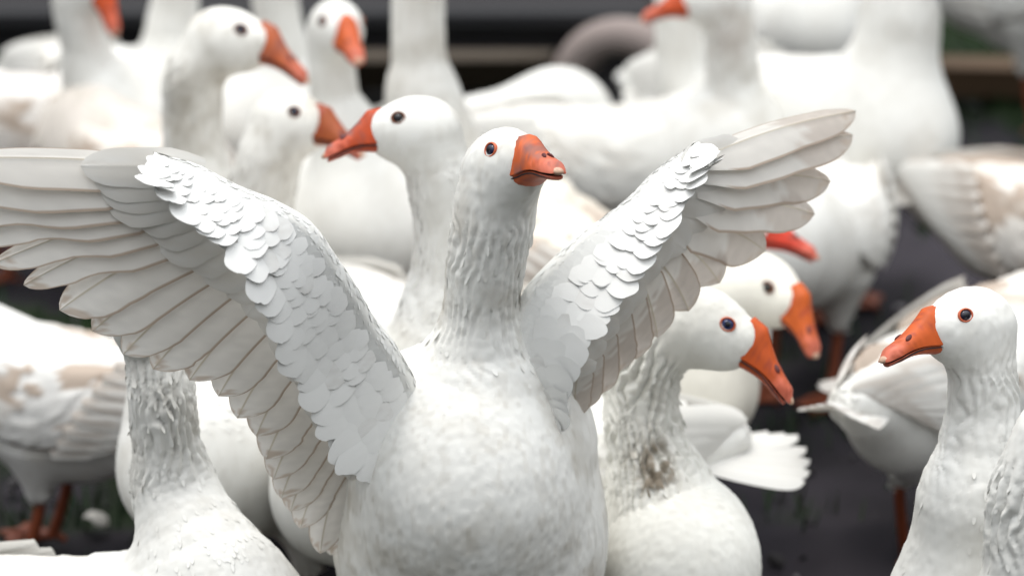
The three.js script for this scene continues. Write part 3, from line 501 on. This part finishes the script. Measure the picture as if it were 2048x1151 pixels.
// ------------------------------------------------------------------ the central goose's spread wings
function spreadWing(goose_, P) {
  const { root, base } = goose_, line = (pts, z) => new THREE.CatmullRomCurve3(pts.map(([x, y], i) => atZ(x, y, z(i / (pts.length - 1)))), false, 'centripetal');
  const LE = line(P.le, P.zLE), CB = line(P.cb, (u) => P.zLE(u) - P.drop), NU = 44, vs = [0, 0.006, 0.02, 0.04, 0.07, 0.1, 0.14, 0.18, 0.22, 0.28, 0.34, 0.5, 0.68, 0.85, 1];
  const th = (u, v) => P.thick(u) * (v < 0.22 ? Math.sqrt(1 - (1 - v / 0.22) ** 2) : lerp(1, 0.16, Math.pow((v - 0.22) / 0.78, 0.8)));
  const frame = (u) => { const a = LE.getPoint(u), b = CB.getPoint(u), ch = b.clone().sub(a), T = LE.getTangent(u), N = V().crossVectors(T, ch).normalize(); if (N.z < 0) N.negate(); return { a, ch, T, N }; };
  const surf = (u, v, off = 0) => { const q = frame(clamp(u)); return q.a.clone().addScaledVector(q.ch, v).addScaledVector(q.N, th(clamp(u), clamp(v)) + off); };
  const pos = [], col = [], idx = [], ring = [...vs, ...vs.slice(1, -1).reverse()], k = ring.length;
  for (let i = 0; i <= NU; i++) {
    const q = frame(i / NU);
    ring.forEach((v, j) => { const front = j < vs.length ? 1 : -1, p = q.a.clone().addScaledVector(q.ch, v).addScaledVector(q.N, front * th(i / NU, v) * (front < 0 ? 0.7 : 1) + (noise(i * 0.7, v * 9, front) - 0.5) * 0.0008); pos.push(p.x, p.y, p.z); col.push(...WHITE); });
  }
  for (let i = 0; i < NU; i++) for (let j = 0; j < k; j++) { const a = i * k + j, b = i * k + (j + 1) % k; idx.push(a, b, a + k, b, b + k, a + k); }
  for (const e of [0, NU]) for (let j = 1; j < k - 1; j++) idx.push(e * k, e * k + j, e * k + j + 1);
  const wing = put('wing', rel(geom(pos, idx, col), base), M.plumage, root);
  wing.material = wing.material.clone(); wing.material.side = THREE.DoubleSide;
  const add = (n, g) => put(n, rel(g, base), n === 'flight_feather' || n === 'greater_covert' ? M.feather : M.covert, wing);
  // flight feathers
  const n = P.quills.length;
  P.quills.forEach((r, i) => {
    const [bx, by, tx, ty, bend, w, dz] = r, u = i / (n - 1), zb = P.zQ(u), p0 = atZ(bx, by, zb - 0.006 - 0.0016 * i), p1 = atZ(tx, ty, zb + P.zT(u) + (dz ?? 0));
    const d = p1.clone().sub(p0), c = p0.clone().lerp(p1, 0.5), side = camVec(-d.y, d.x, 0).multiplyScalar(d.length() * bend); c.add(side).add(camVec(0, 0, 1).multiplyScalar(d.length() * (P.arch ?? 0.06)));
    const N = frame(clamp(lerp(0.98, 0.05, u))).N.clone().lerp(V(0, 0.25, 1).normalize(), 0.8).normalize(), sd = rnd() * 50;
    const lf = P.flip, lead = u < 0.35 ? lerp(0.26, 0.38, u / 0.35) : 0.42;
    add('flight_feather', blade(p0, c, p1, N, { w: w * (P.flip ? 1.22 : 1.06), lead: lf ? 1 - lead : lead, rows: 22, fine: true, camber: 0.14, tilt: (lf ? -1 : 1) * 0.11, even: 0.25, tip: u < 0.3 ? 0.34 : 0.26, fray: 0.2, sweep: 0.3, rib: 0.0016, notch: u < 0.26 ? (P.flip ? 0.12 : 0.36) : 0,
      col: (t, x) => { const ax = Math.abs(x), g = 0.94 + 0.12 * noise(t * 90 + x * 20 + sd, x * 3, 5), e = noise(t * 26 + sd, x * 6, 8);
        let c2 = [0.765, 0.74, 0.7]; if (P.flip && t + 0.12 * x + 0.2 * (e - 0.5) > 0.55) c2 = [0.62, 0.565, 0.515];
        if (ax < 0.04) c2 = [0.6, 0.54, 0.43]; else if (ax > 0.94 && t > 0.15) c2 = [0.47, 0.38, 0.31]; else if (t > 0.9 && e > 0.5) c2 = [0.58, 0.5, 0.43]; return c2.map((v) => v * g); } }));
  });
  // grey greater coverts lying over the quill bases
  P.quills.forEach((r, i) => {
    if (i % 1) return; const [bx, by, tx, ty, bend, w] = r, u = i / (n - 1), L = lerp(0.36, 0.34, u) * rr(0.85, 1.15), j = rr(-6, 6), zb = P.zQ(u);
    const p0 = atZ(bx + (bx - tx) * 0.1, by + (by - ty) * 0.1, zb + 0.006), p1 = atZ(bx + (tx - bx) * L * 0.85 + j, by + (ty - by) * L * 0.85, zb + P.zT(u) * L + 0.009 - 0.0012 * i * 0.3);
    const c = p0.clone().lerp(p1, 0.5).add(camVec(0, 0, 1).multiplyScalar(0.008)), sd = rnd() * 9;
    add('greater_covert', blade(p0, c, p1, V(0, 0.2, 1).normalize(), { w: w * 1.0, rows: 10, fine: true, camber: 0.15, tilt: (P.flip ? -1 : 1) * 0.08, tip: 0.35, rib: 0.0008, even: 0.4, fray: 0.3, col: (t, x) => mix3([0.8, 0.79, 0.765], [0.72, 0.69, 0.64], clamp(noise(t * 4 + sd, x * 3, 1) * 0.9)) }));
  });
  // rows of small rounded coverts, from the quills up to the leading edge
  const rows = P.rows;
  rows.forEach(([v0, v1, cnt, w, nm, jit], ri) => {
    for (let k2 = 0; k2 < cnt; k2++) {
      const u = clamp((k2 + 0.5 + (ri % 2) * 0.5 + rr(-jit, jit)) / cnt, 0.01, 0.985), sh = P.slant * (0.6 + 0.4 * u), dv = rr(-0.06, 0.09);
      const p0 = surf(u, v0 + dv * 0.5, 0.002), p1 = surf(clamp(u + sh * (v1 - v0)), Math.min(v1 + dv, 1.25), 0.0014 + rr(0, 0.0014)), q = frame(u), c = p0.clone().lerp(p1, 0.5).addScaledVector(q.N, 0.0045);
      const sd = rnd() * 9, grey = rnd() < 0.13 ? 0.5 : 0.1;
      add(nm, blade(p0, c, p1, q.N, { w: w * rr(0.8, 1.3), rows: 12, fine: true, round: true, camber: 0.08, curl: 0.001, tilt: rr(-0.06, 0.06), tip: 0.5, lead: 0.5, rib: 0, sweep: 0.02, fray: 0.5, even: 0.75, col: (t, x) => mix3([0.78, 0.78, 0.765], [0.55, 0.53, 0.5], grey * noise(t * 5 + sd, x * 4, 3)) }));
    }
  });
  const list = [];
  for (let k2 = 0; k2 < P.small; k2++) {
    const u = rr(0.0, 0.99), v = 0.02 + 0.44 * Math.pow(rnd(), 0.9), q = frame(u), p = surf(u, v, 0.0004), C0 = q.a.clone().addScaledVector(q.ch, 0.25);
    const big = sm(0.0, 0.45, v), len = lerp(0.011, 0.021, big) * rr(0.85, 1.2), chL = q.ch.length(), p1 = surf(clamp(u + rr(-0.012, 0.022)), v + len / chL * (v < 0.1 ? 0.6 : 0.95), 0.0004), d = p1.clone().sub(p);
    const N = d.clone().cross(q.T).normalize(); if (N.dot(q.N) < 0 && v > 0.06 || (v <= 0.06 && N.dot(p.clone().sub(C0)) < 0)) N.negate();
    const j2 = rr(0.96, 1.03); list.push({ p, N, d, len: d.length() * 1.05, w: lerp(0.007, 0.015, big) * rr(0.8, 1.2), lift: rr(0.0001, 0.0009), col: [0.78 * j2, 0.78 * j2, 0.76 * j2] });
  }
  tufts('marginal_coverts', list, wing, base);
  return wing;
}
seed = 77;
const leftW = spreadWing(hero, {
  le: [[846, 880], [832, 800], [802, 738], [766, 668], [720, 610], [690, 552], [655, 500], [612, 440], [552, 406], [472, 376], [396, 338], [305, 318]],
  cb: [[748, 930], [716, 932], [690, 915], [645, 868], [606, 785], [576, 722], [552, 665], [522, 602], [484, 538], [414, 474], [350, 420], [298, 366]],
  zLE: (u) => -2.96 + 0.15 * sm(0, 0.8, u), drop: -0.075, thick: (u) => lerp(0.038, 0.012, sm(0.1, 0.95, u)), slant: 0.12, flip: false, arch: 0.05,
  zQ: (u) => -2.825 - 0.065 * sm(0.3, 1, u), zT: (u) => lerp(0.03, -0.05, u),
  quills: [[345, 332, -300, 330, -0.05, 0.042], [345, 345, -260, 400, -0.05, 0.05], [350, 362, -170, 440, -0.04, 0.052], [362, 382, -80, 478, -0.05, 0.053], [376, 402, -16, 528, -0.055, 0.054], [396, 424, 46, 570, -0.06, 0.056], [420, 450, 118, 620, -0.06, 0.056], [448, 478, 184, 662, -0.05, 0.056], [476, 508, 246, 708, -0.05, 0.056], [506, 542, 305, 738, -0.05, 0.055], [538, 582, 378, 760, -0.06, 0.054], [566, 622, 436, 792, -0.07, 0.052], [592, 664, 474, 836, -0.08, 0.051], [616, 704, 512, 872, -0.09, 0.05], [638, 744, 532, 918, -0.1, 0.049], [656, 780, 547, 958, -0.11, 0.048], [672, 812, 562, 996, -0.11, 0.046], [686, 842, 580, 1022, -0.11, 0.044], [698, 868, 600, 1056, -0.1, 0.042], [706, 888, 640, 1106, -0.08, 0.04], [716, 905, 662, 1110, -0.06, 0.04]],
  rows: [[0.74, 1.1, 28, 0.037, 'median_covert', 0.35], [0.56, 0.88, 34, 0.029, 'lesser_covert', 0.5], [0.42, 0.7, 38, 0.025, 'lesser_covert', 0.5], [0.29, 0.54, 42, 0.022, 'lesser_covert', 0.5]], small: 1900,
});
const rightW = spreadWing(hero, {
  le: [[1098, 850], [1080, 790], [1050, 715], [1040, 650], [1056, 585], [1104, 528], [1152, 484], [1206, 444], [1262, 402], [1318, 345], [1372, 312], [1405, 294]],
  cb: [[1118, 858], [1140, 832], [1142, 775], [1164, 715], [1192, 672], [1228, 628], [1262, 576], [1298, 524], [1338, 462], [1378, 404], [1412, 352], [1424, 318]],
  zLE: (u) => -2.97 - 0.04 * sm(0, 1, u), drop: -0.07, thick: (u) => lerp(0.032, 0.012, sm(0.1, 0.95, u)), slant: 0.12, flip: true, arch: 0.04,
  zQ: (u) => lerp(-2.985, -2.925, u), zT: (u) => lerp(-0.2, -0.03, sm(0, 0.6, u)),
  quills: [[1398, 318, 1712, 222, 0.05, 0.036], [1396, 340, 1706, 270, 0.04, 0.042], [1392, 366, 1662, 362, 0.08, 0.046], [1380, 396, 1630, 428, 0.07, 0.048], [1360, 430, 1532, 502, 0.09, 0.05], [1332, 468, 1440, 566, 0.1, 0.05], [1302, 504, 1378, 622, 0.09, 0.05], [1276, 540, 1316, 674, 0.06, 0.048], [1246, 580, 1272, 718, 0.04, 0.046], [1220, 616, 1240, 742, 0.02, 0.045], [1196, 652, 1205, 786, 0, 0.042], [1174, 690, 1170, 818, -0.02, 0.04], [1158, 726, 1148, 836, -0.03, 0.036]],
  rows: [[0.72, 1.08, 24, 0.034, 'median_covert', 0.35], [0.55, 0.86, 30, 0.028, 'lesser_covert', 0.5], [0.4, 0.68, 34, 0.024, 'lesser_covert', 0.5]], small: 1700,
});

// ------------------------------------------------------------------ old cart and boards behind the flock
const wood = (c) => new THREE.MeshStandardMaterial({ color: new THREE.Color().setRGB(...c), roughness: 0.85 });
function plankGeo(l, h, d) { const s = new THREE.Shape(); s.moveTo(-l / 2, -h / 2); s.lineTo(l / 2, -h / 2); s.lineTo(l / 2, h / 2); s.lineTo(-l / 2, h / 2); s.closePath(); const g = new THREE.ExtrudeGeometry(s, { depth: d - 0.012, bevelEnabled: true, bevelThickness: 0.006, bevelSize: 0.006, bevelSegments: 2 }); g.translate(0, 0, -(d - 0.012) / 2); return g; }
{
  const p = atZ(1228, 170, -5.75), cart = thing('cart', 'old dark flatbed cart with a dusty tyre standing behind the flock', 'cart', V(p.x, 0, -5.75));
  const dk = wood([0.013, 0.012, 0.015]), at = (g, x, y, z, ry = 0) => { g.rotateY(ry); g.translate(x, y, z); return g; };
  put('beam', at(plankGeo(1.9, 0.055, 0.06), -0.88, 0.265, -0.1), dk, cart); put('beam', at(plankGeo(1.9, 0.055, 0.06), -0.88, 0.265, -0.5), dk, cart);
  for (let i = 0; i < 6; i++) put('plank', at(plankGeo(1.9, 0.02, 0.085), -0.88, 0.305 + 0.0015 * (i % 2), -0.06 - 0.094 * i), wood([0.008 + 0.002 * (i % 3), 0.008, 0.01]), cart);
  put('axle', (() => { const g = new THREE.CylinderGeometry(0.014, 0.014, 0.62, 12); g.rotateX(Math.PI / 2); g.translate(0, 0.15, -0.28); return g; })(), dk, cart);
  for (const z of [0.05, -0.62]) {
    const w = new THREE.Group(); w.name = 'wheel'; w.position.set(0.02, 0.164, z); w.rotation.y = -0.35; cart.add(w);
    put('tyre', new THREE.TorusGeometry(0.124, 0.04, 16, 48), new THREE.MeshStandardMaterial({ color: new THREE.Color().setRGB(0.26, 0.215, 0.2), roughness: 0.9 }), w);
    put('rim', new THREE.LatheGeometry([[0.0, 0.02], [0.03, 0.022], [0.035, 0.01], [0.066, 0.006], [0.074, 0.024], [0.08, 0.02], [0.08, -0.02], [0.0, -0.02]].map(([a, b]) => new THREE.Vector2(a, b)), 32).rotateX(Math.PI / 2), wood([0.02, 0.018, 0.02]), w);
  }
  put('tow_bar', new THREE.TubeGeometry(new THREE.CatmullRomCurve3([V(-0.1, 0.27, -0.3), V(0.02, 0.33, -0.3), V(0.14, 0.35, -0.32)]), 12, 0.02, 10), wood([0.2, 0.05, 0.05]), cart, 'faded red tow bar');
}
for (const [px, py, l, ry, c, lb] of [[690, 135, 1.0, 0.04, [0.055, 0.04, 0.025], 'weathered brown board lying behind the goose that faces the camera'], [1985, 150, 0.9, -0.06, [0.085, 0.05, 0.025], 'tan board lying on the ground near the right edge behind the largest goose'], [60, 62, 0.9, 0.1, [0.022, 0.019, 0.022], 'dark board lying on the ground in the top left corner']]) {
  const p = atY(px, py, 0.05), t = thing('board', lb, 'board', V(p.x, 0, p.z)); t.rotation.y = ry;
  const g = plankGeo(l, 0.06, 0.12); g.translate(0, 0.045, 0); put('plank', g, wood(c), t); const g2 = plankGeo(0.1, 0.02, 0.16); g2.translate(-l * 0.3, 0.008, 0.01); put('support_block', g2, wood(c.map((v) => v * 0.8)), t);
}
// loose feathers on the mud
for (const [px, py, l, ry, lb] of [[192, 1030, 0.06, 0.9, 'small white feather lying on the mud at lower left'], [588, 1046, 0.05, 2.2, 'curled pale feather below the left wing tips']]) {
  const p = atY(px, py, 0.02), t = thing('loose_feather', lb, 'feather', V(p.x, 0.012, p.z)), d = V(Math.cos(ry), 0.05, Math.sin(ry)).multiplyScalar(l / 2);
  put('vane', blade(d.clone().negate(), V(0, 0.03, 0.01), d, V(0, 1, 0), { w: 0.028, fine: true, camber: 0.5, fray: 0.4, col: () => [0.7, 0.68, 0.64] }), M.feather, t);
}
renderer.render(scene, camera);
